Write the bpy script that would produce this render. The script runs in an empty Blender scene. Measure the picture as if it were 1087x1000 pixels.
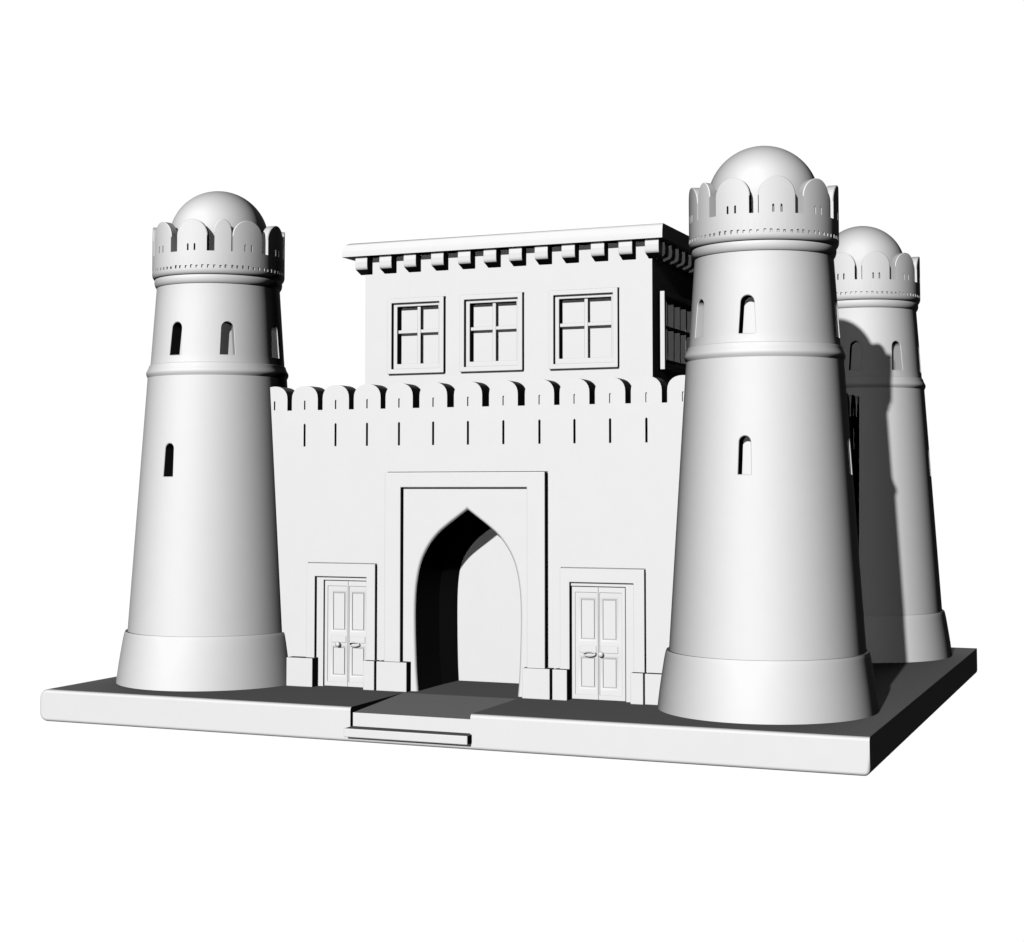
import bpy, bmesh, math, random
from mathutils import Vector, Matrix
random.seed(4)
R = math.radians
scene = bpy.context.scene
col = scene.collection

# ------------------------------------------------------------------ material
def clay(name, base=0.80, scale=3.0):
    """Matt white modelling plaster: toon-like diffuse lobe plus a little plain diffuse, faint mottling."""
    m = bpy.data.materials.new(name); m.use_nodes = True
    nt = m.node_tree; nt.nodes.clear()
    out = nt.nodes.new('ShaderNodeOutputMaterial')
    tc = nt.nodes.new('ShaderNodeTexCoord')
    nz = nt.nodes.new('ShaderNodeTexNoise')
    nz.inputs['Scale'].default_value = scale; nz.inputs['Detail'].default_value = 5
    rp = nt.nodes.new('ShaderNodeValToRGB')
    lo, hi = base * 0.994, base * 1.006
    rp.color_ramp.elements[0].position = 0.35; rp.color_ramp.elements[0].color = (lo, lo, lo, 1)
    rp.color_ramp.elements[1].position = 0.65; rp.color_ramp.elements[1].color = (hi, hi, hi, 1)
    toon = nt.nodes.new('ShaderNodeBsdfToon'); toon.component = 'DIFFUSE'
    toon.inputs['Size'].default_value = 10.0 / 90; toon.inputs['Smooth'].default_value = 65.5 / 90
    dif = nt.nodes.new('ShaderNodeBsdfDiffuse')
    mx = nt.nodes.new('ShaderNodeMixShader'); mx.inputs[0].default_value = 0.02
    L = nt.links.new
    L(tc.outputs['Object'], nz.inputs['Vector']); L(nz.outputs['Fac'], rp.inputs['Fac'])
    L(rp.outputs['Color'], toon.inputs['Color']); L(rp.outputs['Color'], dif.inputs['Color'])
    L(toon.outputs[0], mx.inputs[1]); L(dif.outputs[0], mx.inputs[2]); L(mx.outputs[0], out.inputs['Surface'])
    return m
WHITE = clay('white_plaster')

# ------------------------------------------------------------------ helpers
def empty(name, loc, label, cat, group=None):
    o = bpy.data.objects.new(name, None); col.objects.link(o)
    o.location = loc; o['label'] = label; o['category'] = cat; o['kind'] = 'thing'
    o.empty_display_size = 0.3
    if group: o['group'] = group
    return o

def finish(me, smooth=None):
    me.materials.clear(); me.materials.append(WHITE)
    if smooth is not None:
        me.polygons.foreach_set('use_smooth', [True] * len(me.polygons))
        me.set_sharp_from_angle(angle=R(smooth))
    me.update()

def part(name, bm, parent, smooth=None, label=None):
    """ONE mesh object from a bmesh."""
    bmesh.ops.recalc_face_normals(bm, faces=bm.faces[:])
    me = bpy.data.meshes.new(name); bm.to_mesh(me); bm.free()
    finish(me, smooth)
    o = bpy.data.objects.new(name, me); col.objects.link(o); o.parent = parent
    if label: o['label'] = label
    return o

def copy_part(o, parent, loc=None, rotz=None):
    c = o.copy(); col.objects.link(c); c.parent = parent
    if loc is not None: c.location = loc
    if rotz is not None: c.rotation_euler = (0, 0, rotz)
    return c

def carve(o, cutter, smooth=None, op='DIFFERENCE'):
    """boolean o with a cutter bmesh (local space of o) and bake the result"""
    bmesh.ops.recalc_face_normals(cutter, faces=cutter.faces[:])
    me = bpy.data.meshes.new('cut'); cutter.to_mesh(me); cutter.free()
    c = bpy.data.objects.new('cut', me); col.objects.link(c)
    par, o.parent = o.parent, None
    mw = o.matrix_basis.copy(); o.matrix_basis = Matrix.Identity(4)
    md = o.modifiers.new('b', 'BOOLEAN'); md.operation = op; md.solver = 'EXACT'; md.object = c
    bpy.context.view_layer.update()
    dg = bpy.context.evaluated_depsgraph_get()
    new = bpy.data.meshes.new_from_object(o.evaluated_get(dg))
    o.modifiers.clear(); old = o.data; o.data = new; new.name = old.name
    bpy.data.meshes.remove(old)
    bpy.data.objects.remove(c); bpy.data.meshes.remove(me)
    o.parent = par; o.matrix_basis = mw
    finish(new, smooth)
    return o

def box(bm, x0, x1, y0, y1, z0, z1):
    v = [bm.verts.new((x, y, z)) for x in (x0, x1) for y in (y0, y1) for z in (z0, z1)]
    for f in ((0, 1, 3, 2), (4, 6, 7, 5), (0, 4, 5, 1), (2, 3, 7, 6), (0, 2, 6, 4), (1, 5, 7, 3)):
        bm.faces.new([v[i] for i in f])
    return v

def boxes(*bs):
    bm = bmesh.new()
    for b in bs: box(bm, *b)
    return bm

def bevel(bm, r, seg=2, test=None):
    bmesh.ops.recalc_face_normals(bm, faces=bm.faces[:]); bm.normal_update()
    es = [e for e in bm.edges if len(e.link_faces) == 2 and e.calc_face_angle(0) > R(30) and (test is None or test(e))]
    bmesh.ops.bevel(bm, geom=es, offset=r, segments=seg, profile=0.5, affect='EDGES', clamp_overlap=True)
    return bm

def prism(pts, y0, y1, axis='y', bm=None):
    """closed outline (a, z) extruded along y (or along x when axis == 'x': outline is (y, z))"""
    bm = bm or bmesh.new()
    if axis == 'y': mk = lambda a, z, d: (a, d, z)
    else: mk = lambda a, z, d: (d, a, z)
    A = [bm.verts.new(mk(a, z, y0)) for a, z in pts]; B = [bm.verts.new(mk(a, z, y1)) for a, z in pts]
    n = len(pts)
    bm.faces.new(A); bm.faces.new(B[::-1])
    for i in range(n): bm.faces.new((A[i], B[i], B[(i + 1) % n], A[(i + 1) % n]))
    return bm

def lathe(profile, n=160, close=False):
    """revolve (radius, z) pairs; capped when not a closed ring profile"""
    bm = bmesh.new(); rings = []
    for r, z in profile:
        if r < 1e-6: rings.append([bm.verts.new((0, 0, z))])
        else: rings.append([bm.verts.new((r * math.sin(2 * math.pi * k / n), -r * math.cos(2 * math.pi * k / n), z)) for k in range(n)])
    m = len(rings)
    for i in range(m if close else m - 1):
        a, b = rings[i], rings[(i + 1) % m]
        for k in range(n):
            k2 = (k + 1) % n
            if len(a) == 1: bm.faces.new((a[0], b[k2], b[k]))
            elif len(b) == 1: bm.faces.new((a[k], a[k2], b[0]))
            else: bm.faces.new((a[k], a[k2], b[k2], b[k]))
    if not close:
        if len(rings[0]) > 1: bm.faces.new(rings[0][::-1])
        if len(rings[-1]) > 1: bm.faces.new(rings[-1])
    return bm

def frame_bm(x0, x1, z0, z1, wl, wr, wb, wt, y0, y1):
    """rectangular frame with mitred-looking single-piece section; wb = 0 leaves it open at the bottom"""
    if wb == 0:
        return prism([(x0, z0), (x0, z1), (x1, z1), (x1, z0), (x1 - wr, z0), (x1 - wr, z1 - wt), (x0 + wl, z1 - wt), (x0 + wl, z0)], y0, y1)
    bm = bmesh.new()
    o = [(x0, z0), (x1, z0), (x1, z1), (x0, z1)]; i = [(x0 + wl, z0 + wb), (x1 - wr, z0 + wb), (x1 - wr, z1 - wt), (x0 + wl, z1 - wt)]
    V = lambda P, y: [bm.verts.new((a, y, z)) for a, z in P]
    of, inf, ob, ib = V(o, y0), V(i, y0), V(o, y1), V(i, y1)
    for k in range(4):
        j = (k + 1) % 4
        bm.faces.new((of[k], of[j], inf[j], inf[k])); bm.faces.new((ob[j], ob[k], ib[k], ib[j]))
        bm.faces.new((of[j], of[k], ob[k], ob[j])); bm.faces.new((inf[k], inf[j], ib[j], ib[k]))
    return bm

def ellipse_top(c, w, z0, zs, zt, n=14):
    """outline of a battlement tooth: vertical sides, half-ellipse head"""
    pts = [(c - w, z0)]
    for k in range(n + 1):
        t = math.pi - math.pi * k / n
        q = 2 / 2.25                                  # a slightly squared ellipse
        pts.append((c + w * math.copysign(abs(math.cos(t)) ** q, math.cos(t)), zs + (zt - zs) * abs(math.sin(t)) ** q))
    pts.append((c + w, z0))
    return pts

# ------------------------------------------------------------------ base slab
AX, B0, B1, TH = 6.973, -1.534, 10.586, 0.532
base = empty('base_slab', (0, 0, -TH), 'thick white slab with rounded front edge carrying the whole fort', 'base')
slab = part('slab', boxes((-AX, AX, B0, B1, 0, TH)), base)
NX = 1.02                                     # notch for the entrance: ramped floor, riser set back behind the tread
cut = prism([(B0 - 0.5, TH - 0.34), (B0 - 0.5, TH + 0.3), (0.35, TH + 0.3), (0.25, TH + 0.001), (B0 + 0.085, TH - 0.092), (B0 + 0.085, TH - 0.34)], -NX, NX, 'x')
carve(slab, cut)
bm = bmesh.new(); bm.from_mesh(slab.data)
def on(e, k, v): return all(abs(q.co[k] - v) < 1e-4 for q in e.verts)
bevel(bm, 0.15, 9, lambda e: on(e, 0, -AX) and (on(e, 2, 0) or on(e, 2, TH)))
bevel(bm, 0.085, 6, lambda e: on(e, 0, AX) and on(e, 2, 0))
bevel(bm, 0.075, 6, lambda e: on(e, 1, B0) and not on(e, 0, AX) and not (abs(e.verts[0].co.x) < NX + 0.01 and abs(e.verts[1].co.x) < NX + 0.01 and min(q.co.z for q in e.verts) > 0.01))
bm.to_mesh(slab.data); bm.free(); finish(slab.data)
st = boxes((-1.045, 1.045, B0 - 0.165, B0 + 0.12, TH - 0.432, TH - 0.300)); bevel(st, 0.012, 2)
part('step', st, base)

# ------------------------------------------------------------------ towers
def tower_window_outline(zb, zt, wb, wt):
    zs = zt - wt
    pts = [(-wb, zb)]
    for k in range(13):
        t = math.pi - math.pi * k / 12
        pts.append((wt * math.cos(t), zs + wt * math.sin(t)))
    return pts + [(wb, zb)]

def shaft_radius(z):
    if z < 5.45: return 1.503 - 0.0650 * (z - 0.9)
    return 1.170 - 0.0674 * (z - 5.53)

def merlon_bm(half_deg, rise, r0=1.017, r1=1.16, z0=7.455, zt=8.012):
    """a curved battlement tooth centred on phi = 0, semi-elliptic head"""
    bm = bmesh.new(); n = 22; zs = zt - rise; e = 0.010
    rows = []
    for k in range(n + 1):
        c = -math.cos(math.pi * k / n)
        ph = R(half_deg) * c; h = zs + rise * math.sqrt(max(0, 1 - c * c))
        f = 1.0
        def P(r, z, dph=0.0): return bm.verts.new((r * math.sin(ph * (1 - dph)), -r * math.cos(ph * (1 - dph)), z))
        sh = 0.012 / (r1 * R(half_deg))
        rows.append((P(r0, z0), P(r0, h), P(r1 - e, h), P(r1, max(z0 + 0.02, h - e), sh), P(r1, z0, sh), P(r1 - e, z0)))
    for a, b in zip(rows, rows[1:]):
        for i in range(6):
            j = (i + 1) % 6
            bm.faces.new((a[i], a[j], b[j], b[i]))
    bm.faces.new(rows[0]); bm.faces.new(rows[-1][::-1])
    return bm

def slit_cutter(xs, w, z0, z1, y0, y1):
    bm = bmesh.new()
    for x in xs: prism([(x - w, z0), (x - w, z1 - w), (x, z1), (x + w, z1 - w), (x + w, z0)], y0, y1, bm=bm)
    return bm

TEMPLATE = {}
def tower(loc, label, upper, lower, wide, narrow):
    t = empty('round_tower', loc, label, 'tower', 'round towers at the corners of the fort')
    part('plinth', lathe([(1.2, 0), (1.687, 0), (1.670, 0.14), (1.649, 0.30), (1.627, 0.45), (1.603, 0.60), (1.584, 0.72), (1.568, 0.80),
                          (1.561, 0.835), (1.554, 0.860), (1.546, 0.876), (1.543, 0.885), (1.45, 0.885)]), t, 40)
    # shaft with the window niches cut into it
    prof = [(1.505, 0.87)]
    z = 0.9
    while z < 5.33: prof.append((shaft_radius(z), z)); z += 0.55
    prof += [(shaft_radius(5.36), 5.36), (1.171, 5.53)]
    z = 5.7
    while z < 6.9: prof.append((shaft_radius(z), z)); z += 0.3
    prof += [(1.078, 6.92), (1.078, 7.3)]
    sh = part('shaft', lathe(prof), t, 30)
    wins = [(a, 5.665, 6.235, 0.130, 0.104) for a in upper] + [(a, 3.570, 4.135, 0.100, 0.088) for a in lower]
    cm = bmesh.new()
    for a, zb, zt, wb, wt in wins:
        rm = shaft_radius((zb + zt) / 2)
        e = 0.013; out = tower_window_outline(zb - e, zt + e, wb + e, wt + e); inn = tower_window_outline(zb, zt, wb, wt)
        b = bmesh.new(); L = []
        for P, off in ((out, 0.3), (out, 0.0), (inn, -e), (inn, -0.29)):     # niche with a small chamfered arris
            L.append([b.verts.new((x, -(rm + off - (0.066 * (zz - (zb + zt) / 2) if abs(off) < 0.05 else 0)), zz)) for x, zz in P])
        b.faces.new(L[0]); b.faces.new(L[-1][::-1])
        for A, B in zip(L, L[1:]):
            for i in range(len(A)): b.faces.new((A[i], B[i], B[(i + 1) % len(A)], A[(i + 1) % len(A)]))
        bmesh.ops.rotate(b, verts=b.verts[:], cent=(0, 0, 0), matrix=Matrix.Rotation(R(a), 3, 'Z'))
        tmp = bpy.data.meshes.new('t'); b.to_mesh(tmp); b.free(); cm.from_mesh(tmp); bpy.data.meshes.remove(tmp)
    carve(sh, cm, 30)
    for a, zb, zt, wb, wt in wins:              # the blind panel at the back of each niche
        b = bmesh.new(); g = []
        for i in range(13):
            ph = R(a + (-1 + i / 6) * 8.5); row = []
            for zz, dr in ((zb - 0.02, 0.255), (zt + 0.02, 0.255), (zt + 0.02, 0.31), (zb - 0.02, 0.31)):
                r = shaft_radius(zz) - dr
                row.append(b.verts.new((r * math.sin(ph), -r * math.cos(ph), zz)))
            g.append(row)
        for p, q in zip(g, g[1:]):
            for i in range(4): b.faces.new((p[i], p[(i + 1) % 4], q[(i + 1) % 4], q[i]))
        b.faces.new(g[0]); b.faces.new(g[-1][::-1])
        part('window', b, t, 30)
    # mouldings
    part('moulding', lathe([(1.12, 5.310), (1.2170, 5.312), (1.2235, 5.325), (1.232, 5.343), (1.2395, 5.363), (1.2435, 5.384), (1.240, 5.408), (1.228, 5.432), (1.212, 5.462),
                            (1.199, 5.495), (1.192, 5.520), (1.187, 5.532), (1.176, 5.536), (1.12, 5.536)], close=True), t, 50)
    part('moulding', lathe([(1.03, 6.905), (1.081, 6.905), (1.090, 6.915), (1.103, 6.935), (1.113, 6.962), (1.118, 6.990), (1.119, 7.015), (1.117, 7.038), (1.112, 7.052),
                            (1.100, 7.06), (1.03, 7.06)], close=True), t, 50)
    # parapet drum with its row of small weep holes
    dr = part('parapet', lathe([(0.6, 7.055), (1.114, 7.055), (1.131, 7.066), (1.146, 7.090), (1.157, 7.118), (1.160, 7.15), (1.160, 7.455), (1.017, 7.455), (1.017, 7.25), (0.6, 7.25)], n=192, close=True), t, 35)
    cm = bmesh.new(); n = 72
    for k in range(n):
        vs = box(cm, -0.019, 0.019, -1.2, -1.125, 7.160, 7.204 + random.uniform(0, 0.016))
        bmesh.ops.rotate(cm, verts=vs, cent=(0, 0, 0), matrix=Matrix.Rotation(2 * math.pi * (k + random.uniform(-0.08, 0.08)) / n, 3, 'Z'))
    carve(dr, cm, 35)
    # battlement teeth
    if 'wide' not in TEMPLATE:
        w = part('merlon', merlon_bm(14.25, 0.285), t, 30)
        carve(w, slit_cutter((-0.062, 0.062), 0.0155, 7.466, 7.592, -1.3, -1.095), 30)
        nrw = part('merlon', merlon_bm(7.6, 0.235), t, 30)
        TEMPLATE['wide'], TEMPLATE['narrow'] = w, nrw
        w.rotation_euler.z = R(wide[0]); nrw.rotation_euler.z = R(narrow)
        rest = wide[1:]; done = True
    else:
        rest, done = wide, False
        copy_part(TEMPLATE['narrow'], t, rotz=R(narrow))
    for a in rest: copy_part(TEMPLATE['wide'], t, rotz=R(a))
    # dome
    rd, zc = 0.872, 7.817
    pr = [(rd, 7.25)] + [(rd * math.cos(R(x)), zc + rd * math.sin(R(x))) for x in range(0, 90, 3)] + [(0, zc + rd)]
    part('dome', lathe(pr, 128), t, 40)
    return t

right_wide = [-10.0 + 34.5 * k for k in range(10)]
left_wide = [-a for a in right_wide]
tower((5, 0.700, 0), 'nearest and largest round tower with a dome, at the front right corner of the slab', [1.5, -44.5, 91], [0.8, 90.5], right_wide, -37.2)
tower((-5, 0.700, 0), 'domed round tower at the left end of the gate wall', [-4.3, 42, 93.5], [-4], left_wide, 37.2)
tower((5, 8.836, 0), 'rear domed round tower half in the shadow of the nearest tower', [3.5, 46, 91], [90.5], right_wide, -37.2)

# ------------------------------------------------------------------ gate wall
YW, YB = 0.50, 1.37
gw = empty('gate_wall', (0, 0, 0), 'white battlemented front wall with pointed archway and two doors', 'wall')
cx0 = 0.02
offs = [0.64, 1.28, 1.89, 2.50, 3.11, 3.715]
centres = sorted([cx0 + s * o for o in offs for s in (-1, 1)] + [cx0])

ARCH = [(0.90, 0.0), (0.925, 0.3), (0.945, 0.75), (0.955, 1.25), (0.945, 1.60), (0.915, 1.86), (0.86, 2.10), (0.780, 2.29), (0.660, 2.475), (0.520, 2.63), (0.365, 2.755), (0.19, 2.88), (0.0, 3.015)]
def smooth_arch(pts, sub=5):
    out = []
    P = [pts[0]] + pts + [pts[-1]]
    for i in range(1, len(P) - 2):
        p0, p1, p2, p3 = P[i - 1], P[i], P[i + 1], P[i + 2]
        for s in range(sub):
            t = s / sub
            out.append(tuple(0.5 * ((2 * p1[k]) + (-p0[k] + p2[k]) * t + (2 * p0[k] - 5 * p1[k] + 4 * p2[k] - p3[k]) * t * t + (-p0[k] + 3 * p1[k] - 3 * p2[k] + p3[k]) * t ** 3) for k in (0, 1)))
    return out + [pts[-1]]
AR = smooth_arch(ARCH)
def arch_outline(grow=0.0, c=0.02, zb=0.0):
    right = []
    for i, (x, z) in enumerate(AR):
        a = AR[max(0, i - 1)]; b = AR[min(len(AR) - 1, i + 1)]
        tx, tz = b[0] - a[0], b[1] - a[1]; l = math.hypot(tx, tz); nx, nz = tz / l, -tx / l
        if i == len(AR) - 1: right.append((0.0, z + grow * 1.35)); continue
        right.append((x + nx * grow, (z + nz * grow) if i else zb))
    left = [(-x, z) for x, z in right[:-1]][::-1]
    return [(c + x, z) for x, z in right + left]        # right foot, up over the point, down to left foot

def arched_block(x0, x1, zt, y0, y1, outline):
    return prism([(x0, 0), (x0, zt), (x1, zt), (x1, 0)] + outline, y0, y1)

XE = 4.25
wall = part('wall_body', arched_block(-XE, XE, 4.71, YW, YB, arch_outline()), gw, 20)
cm = slit_cutter(centres[1:-1], 0.020, 4.085, 4.485, 0.3, YW + 0.22)
for x0, x1 in ((-2.695, -1.755), (1.835, 2.775)): box(cm, x0, x1, 0.2, YW + 0.055, -0.5, 1.805)   # shallow door niches
carve(wall, cm, 20)
cm = bmesh.new(); GR = 0.012                    # grooves added round the surrounds to draw thin dark outlines
for x0, x1, z1 in ((-1.452, 1.448, 3.630), (-2.985, -1.662, 2.088), (1.682, 3.108, 2.088)):
    box(cm, x0 - GR, x0 + 0.03, 0.3, YW + 0.03, 0.49, z1 - 0.04); box(cm, x1 - 0.03, x1 + 0.004, 0.3, YW + 0.03, 0.49, z1 - 0.04)
    box(cm, x0 - GR, x1 + 0.004, 0.3, YW + 0.03, z1 - 0.03, z1 + GR)
carve(wall, cm, 20)
edges = [centres[0] - 0.62] + centres + [centres[-1] + 0.62]
mproto = None
for c in centres:
    if mproto is None:
        b = prism(ellipse_top(0, 0.257, 4.71, 4.905, 5.137), YW, YW + 0.37)
        mproto = part('merlon', b, gw, 30)
        carve(mproto, slit_cutter((0,), 0.015, 4.722, 4.885, 0.3, YW + 0.045), 30)
        mproto.location = (c, 0, 0)
    else:
        copy_part(mproto, gw, (c, 0, 0))
# rear half of the passage, a hair narrower, and its closing panel
def vault():
    bm = bmesh.new(); o4 = [(-1.7, 0), (-1.7, 3.6), (1.7, 3.6), (1.7, 0)]
    A = [bm.verts.new((x, YB, z)) for x, z in o4 + arch_outline(0.0015)]
    B = [bm.verts.new((x, 2.0, z)) for x, z in o4 + [(0.02 + (x - 0.02) / (1 + (abs(x - 0.02) / 0.95) ** 12) ** (1 / 12), z * (0.94 if z > 1 else 1 - 0.06 * z)) for x, z in arch_outline(-0.001)]]
    bm.faces.new(A); bm.faces.new(B[::-1])
    for i in range(len(A)): bm.faces.new((A[i], B[i], B[(i + 1) % len(A)], A[(i + 1) % len(A)]))
    return bm
part('passage_vault', vault(), gw, 20)
b = boxes((-1.3, 1.3, 2.0, 2.1, 0, 3.4)); part('passage_back', b, gw)
part('wall_walk', boxes((-XE, XE, YB, 2.0, 3.7, 4.3)), gw)

# arch lining: field with a rounded arris round the opening
def arris_block(x0, x1, zt, y0, y1, rr=0.045, seg=4):
    bm = bmesh.new()
    outer = [(x0, 0), (x0, zt), (x1, zt), (x1, 0)]
    loops = []
    for k in range(seg + 1):
        t = math.pi / 2 * k / seg
        loops.append((arch_outline(rr * (1 - math.sin(t)) + 0.0), y0 + rr * (1 - math.cos(t))))
    vs = [[bm.verts.new((a, y, z)) for a, z in P] for P, y in loops]
    vs.append([bm.verts.new((a, y1, z)) for a, z in loops[-1][0]])
    oF = [bm.verts.new((a, y0, z)) for a, z in outer]; oB = [bm.verts.new((a, y1, z)) for a, z in outer]
    bm.faces.new(oF + vs[0]); bm.faces.new((oB + vs[-1])[::-1])
    for A, B in zip(vs, vs[1:]):
        for i in range(len(A) - 1): bm.faces.new((A[i], A[i + 1], B[i + 1], B[i]))
    for i in range(3): bm.faces.new((oF[i], oF[i + 1], oB[i + 1], oB[i]))
    bm.faces.new([oF[3], oB[3]] + [l[0] for l in vs[::-1]]); bm.faces.new([oB[0], oF[0]] + [l[-1] for l in vs])
    return bm
part('arch_lining', arris_block(-1.148, 1.118, 3.382, 0.462, YW - 0.002), gw)
b = frame_bm(-1.452, 1.448, 0.0, 3.630, 0.298, 0.315, 0, 0.25, 0.358, YW - 0.001); bevel(b, 0.012, 2)
part('arch_frame', b, gw)

def plinth_block(x0, x1, y0=0.295, zt=0.485):
    b = boxes((x0, x1, y0, YW - 0.003, 0, zt)); bevel(b, 0.010, 2)
    return part('plinth_block', b, gw)
for x0, x1 in ((-1.562, -1.000), (1.078, 1.555), (-3.295, -2.788), (-1.812, -1.604), (1.600, 1.850), (2.915, 3.125)): plinth_block(x0, x1)
plinth_block(3.140, 3.75, 0.330, 0.478)

def door_frame(x0, x1, wl, wr, zt=2.088):
    b = frame_bm(x0, x1, 0.0, zt, wl, wr, 0, 0.222, 0.420, YW - 0.001); bevel(b, 0.008, 2)
    part('door_frame', b, gw)
door_frame(-2.985, -1.662, 0.162, 0.165)
door_frame(1.682, 3.108, 0.165, 0.180)

def door_leaf_bm(w, h, panels):
    """leaf face with moulded panels: cells (x0, x1, z0, z1); front at y = 0, back at y = 0.04"""
    bm = bmesh.new()
    xs = sorted({0, w} | {p for c in panels for p in c[:2]}); zs = sorted({0, h} | {p for c in panels for p in c[2:]})
    g = {(i, j): bm.verts.new((x, 0, z)) for i, x in enumerate(xs) for j, z in enumerate(zs)}
    for i in range(len(xs) - 1):
        for j in range(len(zs) - 1):
            q = [g[i, j], g[i + 1, j], g[i + 1, j + 1], g[i, j + 1]]
            hit = any(xs[i] >= c[0] - 1e-6 and xs[i + 1] <= c[1] + 1e-6 and zs[j] >= c[2] - 1e-6 and zs[j + 1] <= c[3] + 1e-6 for c in panels)
            if not hit: bm.faces.new(q); continue
            prev = q
            for ins, dep in ((0.018, 0.004), (0.038, 0.012), (0.041, 0.030), (0.049, 0.030), (0.053, 0.010)):
                a0, a1, b0, b1 = xs[i] + ins, xs[i + 1] - ins, zs[j] + ins, zs[j + 1] - ins
                nx = [bm.verts.new(c) for c in ((a0, dep, b0), (a1, dep, b0), (a1, dep, b1), (a0, dep, b1))]
                for k in range(4): bm.faces.new((prev[k], prev[(k + 1) % 4], nx[(k + 1) % 4], nx[k]))
                prev = nx
            bm.faces.new(prev)
    n, m = len(xs) - 1, len(zs) - 1
    rim = [g[i, 0] for i in range(n + 1)] + [g[n, j] for j in range(1, m + 1)] + [g[i, m] for i in range(n - 1, -1, -1)] + [g[0, j] for j in range(m - 1, 0, -1)]
    back = [bm.verts.new((v.co.x, 0.04, v.co.z)) for v in rim]
    for k in range(len(rim)):
        k2 = (k + 1) % len(rim); bm.faces.new((rim[k2], rim[k], back[k], back[k2]))
    bm.faces.new(back)
    return bm

def tube(pts, r, n=8, close=False):
    bm = bmesh.new(); rings = []; N = len(pts)
    for i, p in enumerate(pts):
        a = Vector(pts[(i - 1) % N] if close else pts[max(0, i - 1)]); b = Vector(pts[(i + 1) % N] if close else pts[min(N - 1, i + 1)])
        t = (b - a).normalized(); u = t.cross(Vector((0, 1, 0)))
        if u.length < 1e-3: u = t.cross(Vector((0, 0, 1)))
        u.normalize(); w = t.cross(u)
        rings.append([bm.verts.new(Vector(p) + r * (math.cos(2 * math.pi * k / n) * u + math.sin(2 * math.pi * k / n) * w)) for k in range(n)])
    for i in range(N if close else N - 1):
        A, B = rings[i], rings[(i + 1) % N]
        for k in range(n): bm.faces.new((A[k], A[(k + 1) % n], B[(k + 1) % n], B[k]))
    if not close: bm.faces.new(rings[0][::-1]); bm.faces.new(rings[-1])
    return bm

def lever_bm(sgn):
    """flat oval pull handle on a short neck, pointing towards sgn"""
    pts = [(sgn * (0.105 + 0.098 * math.cos(2 * math.pi * k / 28)), -0.045, 0.033 * math.sin(2 * math.pi * k / 28)) for k in range(28)]
    bm = tube(pts, 0.0105, 8, True)
    t = tube([(0.012 * sgn, 0.003, 0), (0.012 * sgn, -0.05, 0)], 0.016, 10)
    tmp = bpy.data.meshes.new('t'); t.to_mesh(tmp); t.free(); bm.from_mesh(tmp); bpy.data.meshes.remove(tmp)
    return bm

def knob_bm():
    bm = lathe([(0, -0.003), (0.020, -0.003), (0.016, 0.008), (0.014, 0.022), (0.032, 0.034), (0.045, 0.050), (0.043, 0.064), (0.028, 0.074), (0, 0.078)], 20)
    bmesh.ops.rotate(bm, verts=bm.verts[:], cent=(0, 0, 0), matrix=Matrix.Rotation(R(90), 3, 'X'))
    return bm

def double_door(x0, lever_on_right):
    W, H = 0.905, 1.782
    d = bpy.data.objects.new('door', None); col.objects.link(d); d.parent = gw; d.location = (x0, 0.528, 0.006)
    d.empty_display_size = 0.2
    half = W / 2 - 0.0015
    for k in (0, 1):
        o0, o1 = (0.115, half - 0.028) if k == 0 else (0.028, half - 0.115)
        pan = [(o0, o1, 0.155, 0.700), (o0, o1, 0.915, 1.625)]
        b = door_leaf_bm(half, H, pan)
        lf = part('door_leaf', b, d, 25); lf.location = (0.0 if k == 0 else W / 2 + 0.0015, 0, 0)
        rim = frame_bm(0.0005, half - 0.0005, 0.001, H - 0.001, 0.058 if k == 0 else 0.020, 0.020 if k == 0 else 0.058, 0.075, 0.085, -0.016, -0.0005)
        bevel(rim, 0.015, 3); st = part('stile_frame', rim, d); st.location = (0.0 if k == 0 else W / 2 + 0.0015, 0, 0)
        # raised lip of the lock rail
        rail = boxes((o0 + 0.01, o1 - 0.01, -0.014, -0.0005, 0.742, 0.852)); bevel(rail, 0.012, 3)
        rl = part('lock_rail', rail, d); rl.location = lf.location
    mid = W / 2
    lv = part('door_handle', lever_bm(1 if lever_on_right else -1), d, 50); lv.location = (mid + (0.035 if lever_on_right else -0.035), -0.012, 0.725)
    kb = part('door_knob', knob_bm(), d, 50); kb.location = (mid + (-0.17 if lever_on_right else 0.055), -0.010, 0.715 if lever_on_right else 0.725)
double_door(-2.678, True)
double_door(1.853, False)

# ------------------------------------------------------------------ side wall
sw = empty('side_wall', (4.85, 4.75, 0), 'dark shaded battlemented wall running between the nearest tower and the rear tower', 'wall')
b = boxes((-0.57, 0.30, -3.95, 3.95, 0, 4.71)); body = part('wall_body', b, sw)
ys = [7.63 - 0.62 * k - 4.75 for k in range(10)]
cm = bmesh.new()
for y in ys: box(cm, 0.08, 0.6, y - 0.022, y + 0.022, 4.085, 4.485)
carve(body, cm, 20)
mp = None
for y in ys:
    if mp is None:
        b = prism(ellipse_top(0, 0.268, 4.71, 4.905, 5.137), 0.0, 0.30, 'x')
        mp = part('merlon', b, sw, 30)
        cm = bmesh.new(); box(cm, 0.26, 0.6, -0.016, 0.016, 4.722, 4.885); carve(mp, cm, 30)
        mp.location = (0, y, 0)
    else: copy_part(mp, sw, (0, y, 0))

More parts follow.
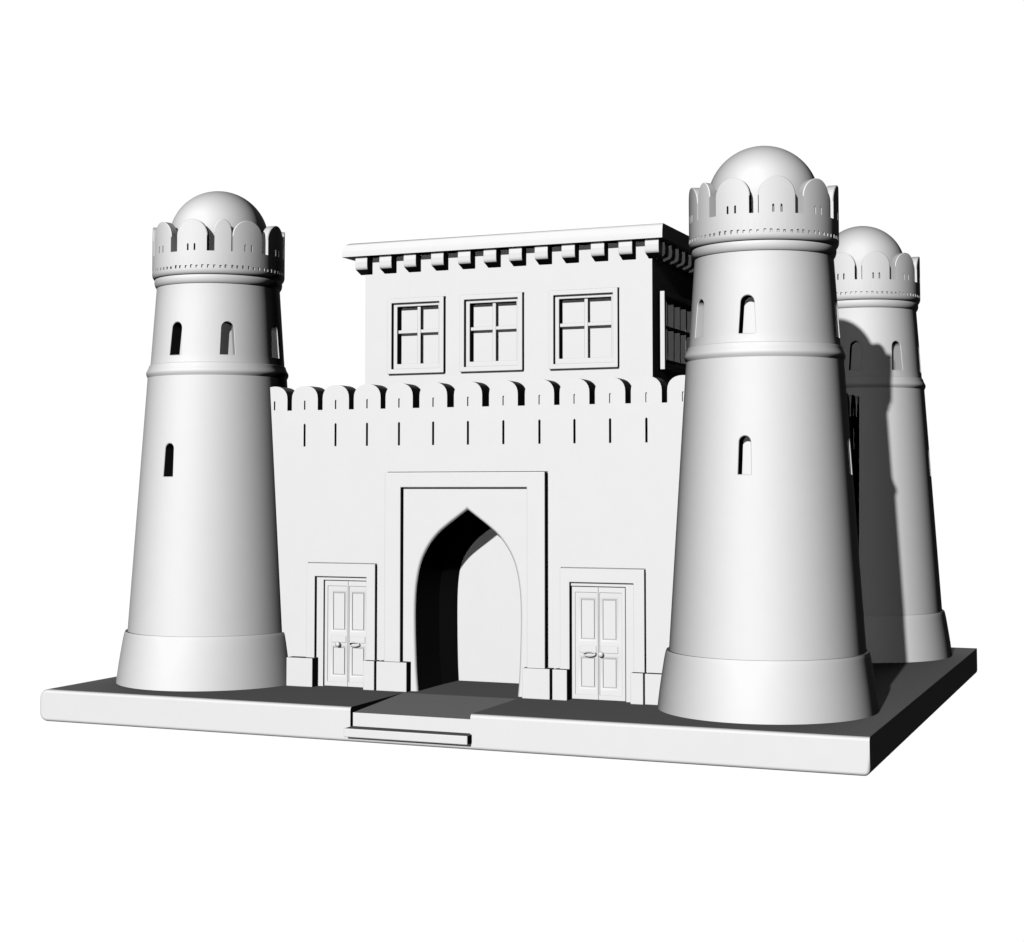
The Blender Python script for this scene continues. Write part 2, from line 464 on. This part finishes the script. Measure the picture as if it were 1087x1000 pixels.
# ------------------------------------------------------------------ upper building
BX, BF, BB = 2.742, 2.0, 6.8
ub = empty('upper_building', (0, BF, 0), 'white upper storey with flat cornice and square windows behind the gate wall', 'building')
def rel(bm):
    bmesh.ops.translate(bm, verts=bm.verts[:], vec=(0, -BF, 0)); return bm
walls = part('walls', rel(boxes((-BX, BX, BF + 0.45, BB, 0, 7.56), )), ub)
bm2 = boxes((-BX, BX, BF, BF + 0.6, 3.6, 7.56))
carve(walls, rel(bm2), 20, 'UNION')
WIN = [(-2.245, -1.120), (-0.808, 0.395), (0.890, 2.152)]
ZB, ZT = 5.405, 6.762
cm = bmesh.new()
for x0, x1 in WIN: box(cm, x0 + 0.09, x1 - 0.09, BF - 0.2, BF + 0.20, ZB + 0.09, ZT - 0.09)
box(cm, BX - 0.22, BX + 0.3, 2.52, 4.50, ZB + 0.09, ZT - 0.09)
carve(walls, rel(cm), 20)
cm = bmesh.new()                                # groove added along each window frame's left and top for a dark line
for x0, x1 in WIN:
    box(cm, x0 - 0.012, x0 + 0.03, BF - 0.2, BF + 0.03, ZB + 0.04, ZT - 0.04); box(cm, x0 - 0.012, x1 + 0.004, BF - 0.2, BF + 0.03, ZT - 0.03, ZT + 0.012)
carve(walls, rel(cm), 20)

# cornice: front and left faces lean back a little with a rounded upper arris, right end square
def cornice():
    zb, zt = 7.535, 7.785
    prof = [(0.0, 0.0), (0.004, 0.09), (0.018, 0.15), (0.050, 0.205), (0.090, 0.238), (0.135, 0.25)]   # (set-back, height)
    bm = bmesh.new(); loops = []
    xl, xr, yf, yb = -3.070, 3.018, 1.705, BB + 0.28
    for s, h in prof:
        sf = s * 0.55
        loops.append([bm.verts.new(p) for p in ((xl + s, yf + sf, zb + h), (xr - 0.02 * s, yf + sf, zb + h), (xr - 0.02 * s, yb, zb + h), (xl + s, yb, zb + h))])
    bm.faces.new(loops[0][::-1]); bm.faces.new(loops[-1])
    for A, B in zip(loops, loops[1:]):
        for k in range(4): bm.faces.new((A[k], A[(k + 1) % 4], B[(k + 1) % 4], B[k]))
    return rel(bm)
part('cornice', cornice(), ub, 40)

def corbel_bm():
    """block with a rounded nose; projects towards -y from y = 0"""
    p = [(0.01, -0.068), (0.01, 0.235), (-0.205, 0.235), (-0.212, 0.14), (-0.209, 0.060), (-0.203, 0.030), (-0.188, 0.006)]
    return prism(p, -0.122, 0.122, 'x')
first = None
for x in (-2.715, -2.225, -1.735, -1.19, -0.665, -0.17, 0.315, 0.80, 1.30, 1.835, 2.335, 2.805):
    if first is None:
        b = corbel_bm(); bevel(b, 0.008, 2); first = part('corbel', b, ub); first.location = (x, 0, 7.298)
    else: copy_part(first, ub, (x, 0, 7.298))
for k in range(11):
    c = copy_part(first, ub, (BX - 0.05, 2.33 + 0.385 * k - BF, 7.298), R(90)); c.scale = (0.86, 1, 1)

def window(x0, x1, proud):
    w = bpy.data.objects.new('window', None); col.objects.link(w); w.parent = ub; w.location = ((x0 + x1) / 2, 0, ZB); w.empty_display_size = 0.2
    W, H = x1 - x0, ZT - ZB; h = W / 2
    b = frame_bm(-h, h, 0, H, 0.088, 0.088, 0.085, 0.085, -proud, 0.015); bevel(b, 0.010, 2); part('window_frame', b, w)
    b = frame_bm(-h + 0.086, h - 0.086, 0.083, H - 0.083, 0.075, 0.06, 0.098, 0.062, -0.008, 0.178); bevel(b, 0.012, 2); part('sash', b, w)
    part('pane', boxes((-h + 0.10, h - 0.10, 0.165, 0.195, 0.1, H - 0.1)), w)
    zbar = 0.083 + 0.098 + (H - 0.083 * 2 - 0.16) * 0.565
    bw = 0.034
    b = boxes((-bw + 0.012, bw + 0.012, 0.035, 0.125, 0.150, H - 0.11)); bevel(b, 0.014, 3); part('mullion', b, w)
    b = boxes((-h + 0.14, h - 0.128, 0.045, 0.125, zbar - 0.032, zbar + 0.032)); bevel(b, 0.014, 3); part('glazing_bar', b, w)
    return w
for x0, x1 in WIN: window(x0, x1, 0.092)

# the barred window on the shaded right side
w = bpy.data.objects.new('window', None); col.objects.link(w); w.parent = ub
w.location = (BX, 3.51 - BF, ZB); w.rotation_euler = (0, 0, R(90)); w.empty_display_size = 0.2
w['label'] = 'barred side window in shade'
H = ZT - ZB; h = 1.08
b = frame_bm(-h, h, -0.02, H - 0.03, 0.09, 0.09, 0.10, 0.09, -0.078, 0.015); bevel(b, 0.008, 2); part('window_frame', b, w)
b = frame_bm(-h + 0.086, h - 0.086, 0.075, H - 0.115, 0.07, 0.06, 0.09, 0.06, -0.030, 0.135); part('sash', b, w)
part('pane', boxes((-h + 0.1, h - 0.1, 0.14, 0.17, 0.09, H - 0.12)), w)
for k in range(4):
    b = boxes((-0.024, 0.024, 0.035, 0.141, 0.16, H - 0.17)); bevel(b, 0.008, 2); o = part('window_bar', b, w); o.location = (-0.55 + 0.37 * k, 0, 0)
part('glazing_bar', boxes((-h + 0.15, h - 0.14, 0.012, 0.141, 0.715, 0.765)), w)

# ------------------------------------------------------------------ camera
cam = bpy.data.cameras.new('camera'); co = bpy.data.objects.new('camera', cam); col.objects.link(co)
C = Vector((10.9311, -22.8029, 3.4475)); yaw, pitch, roll, f = 0.3753, 0.0514, -0.0018, 1648.32
fw = Vector((-math.sin(yaw) * math.cos(pitch), math.cos(yaw) * math.cos(pitch), math.sin(pitch)))
rt = Vector((math.cos(yaw), math.sin(yaw), 0)); up = rt.cross(fw)
r2 = math.cos(roll) * rt + math.sin(roll) * up; u2 = math.cos(roll) * up - math.sin(roll) * rt
M = Matrix((r2, u2, -fw)).transposed().to_4x4(); M.translation = C
co.matrix_world = M
cam.sensor_fit = 'HORIZONTAL'; cam.sensor_width = 36; cam.lens = f / 1087 * 36
cam.shift_x = (543.5 - 599.94) / 1087; cam.shift_y = (427.98 - 500) / 1087
cam.clip_start = 0.1; cam.clip_end = 2000
scene.camera = co

# ------------------------------------------------------------------ light
S = Vector((0.090, -1.0, 0.31)).normalized()
def area(name, dirv, dist, size, power, target=(0, 3, 3)):
    l = bpy.data.lights.new(name, 'AREA'); l.shape = 'DISK'; l.size = size; l.energy = power
    o = bpy.data.objects.new(name, l); col.objects.link(o)
    o.location = Vector(target) + dirv * dist
    o.rotation_euler = dirv.to_track_quat('Z', 'Y').to_euler()
    return o
KEY_E, FILL_E = 5.12, 0.40
area('key_light', S, 200, 2.6, KEY_E * math.pi * 200 ** 2)
fl = area('fill_light', S, 200, 6, FILL_E * math.pi * 200 ** 2)
fl.data.use_shadow = False        # added fill along the key direction, lifts shadows to grey; throws no shadow

# white background shaped as a cone behind the model, to keep shadows dark
w = bpy.data.worlds.new('World'); scene.world = w; w.use_nodes = True
nt = w.node_tree; nt.nodes.clear()
def nd(t, **k):
    n = nt.nodes.new(t)
    for a, b in k.items(): setattr(n, a, b)
    return n
tc = nd('ShaderNodeTexCoord'); dt = nd('ShaderNodeVectorMath', operation='DOT_PRODUCT')
az = R(22)
dt.inputs[1].default_value = (-math.sin(az), math.cos(az), 0.0)
mr = nd('ShaderNodeMapRange', interpolation_type='SMOOTHSTEP')
mr.inputs['From Min'].default_value = math.cos(R(61)); mr.inputs['From Max'].default_value = math.cos(R(47))
mr.inputs['To Min'].default_value = 0.0; mr.inputs['To Max'].default_value = 1.02
bg = nd('ShaderNodeBackground'); bg.inputs['Color'].default_value = (1, 1, 1, 1)
ow = nd('ShaderNodeOutputWorld')
nt.links.new(tc.outputs['Generated'], dt.inputs[0]); nt.links.new(dt.outputs['Value'], mr.inputs['Value'])
nt.links.new(mr.outputs['Result'], bg.inputs['Strength']); nt.links.new(bg.outputs[0], ow.inputs['Surface'])

vs = scene.view_settings
vs.view_transform = 'Standard'; vs.look = 'None'; vs.exposure = 0; vs.gamma = 1; vs.use_curve_mapping = False
scene.render.engine = 'CYCLES'
scene.cycles.max_bounces = 1; scene.cycles.diffuse_bounces = 0; scene.cycles.glossy_bounces = 0
scene.render.film_transparent = False
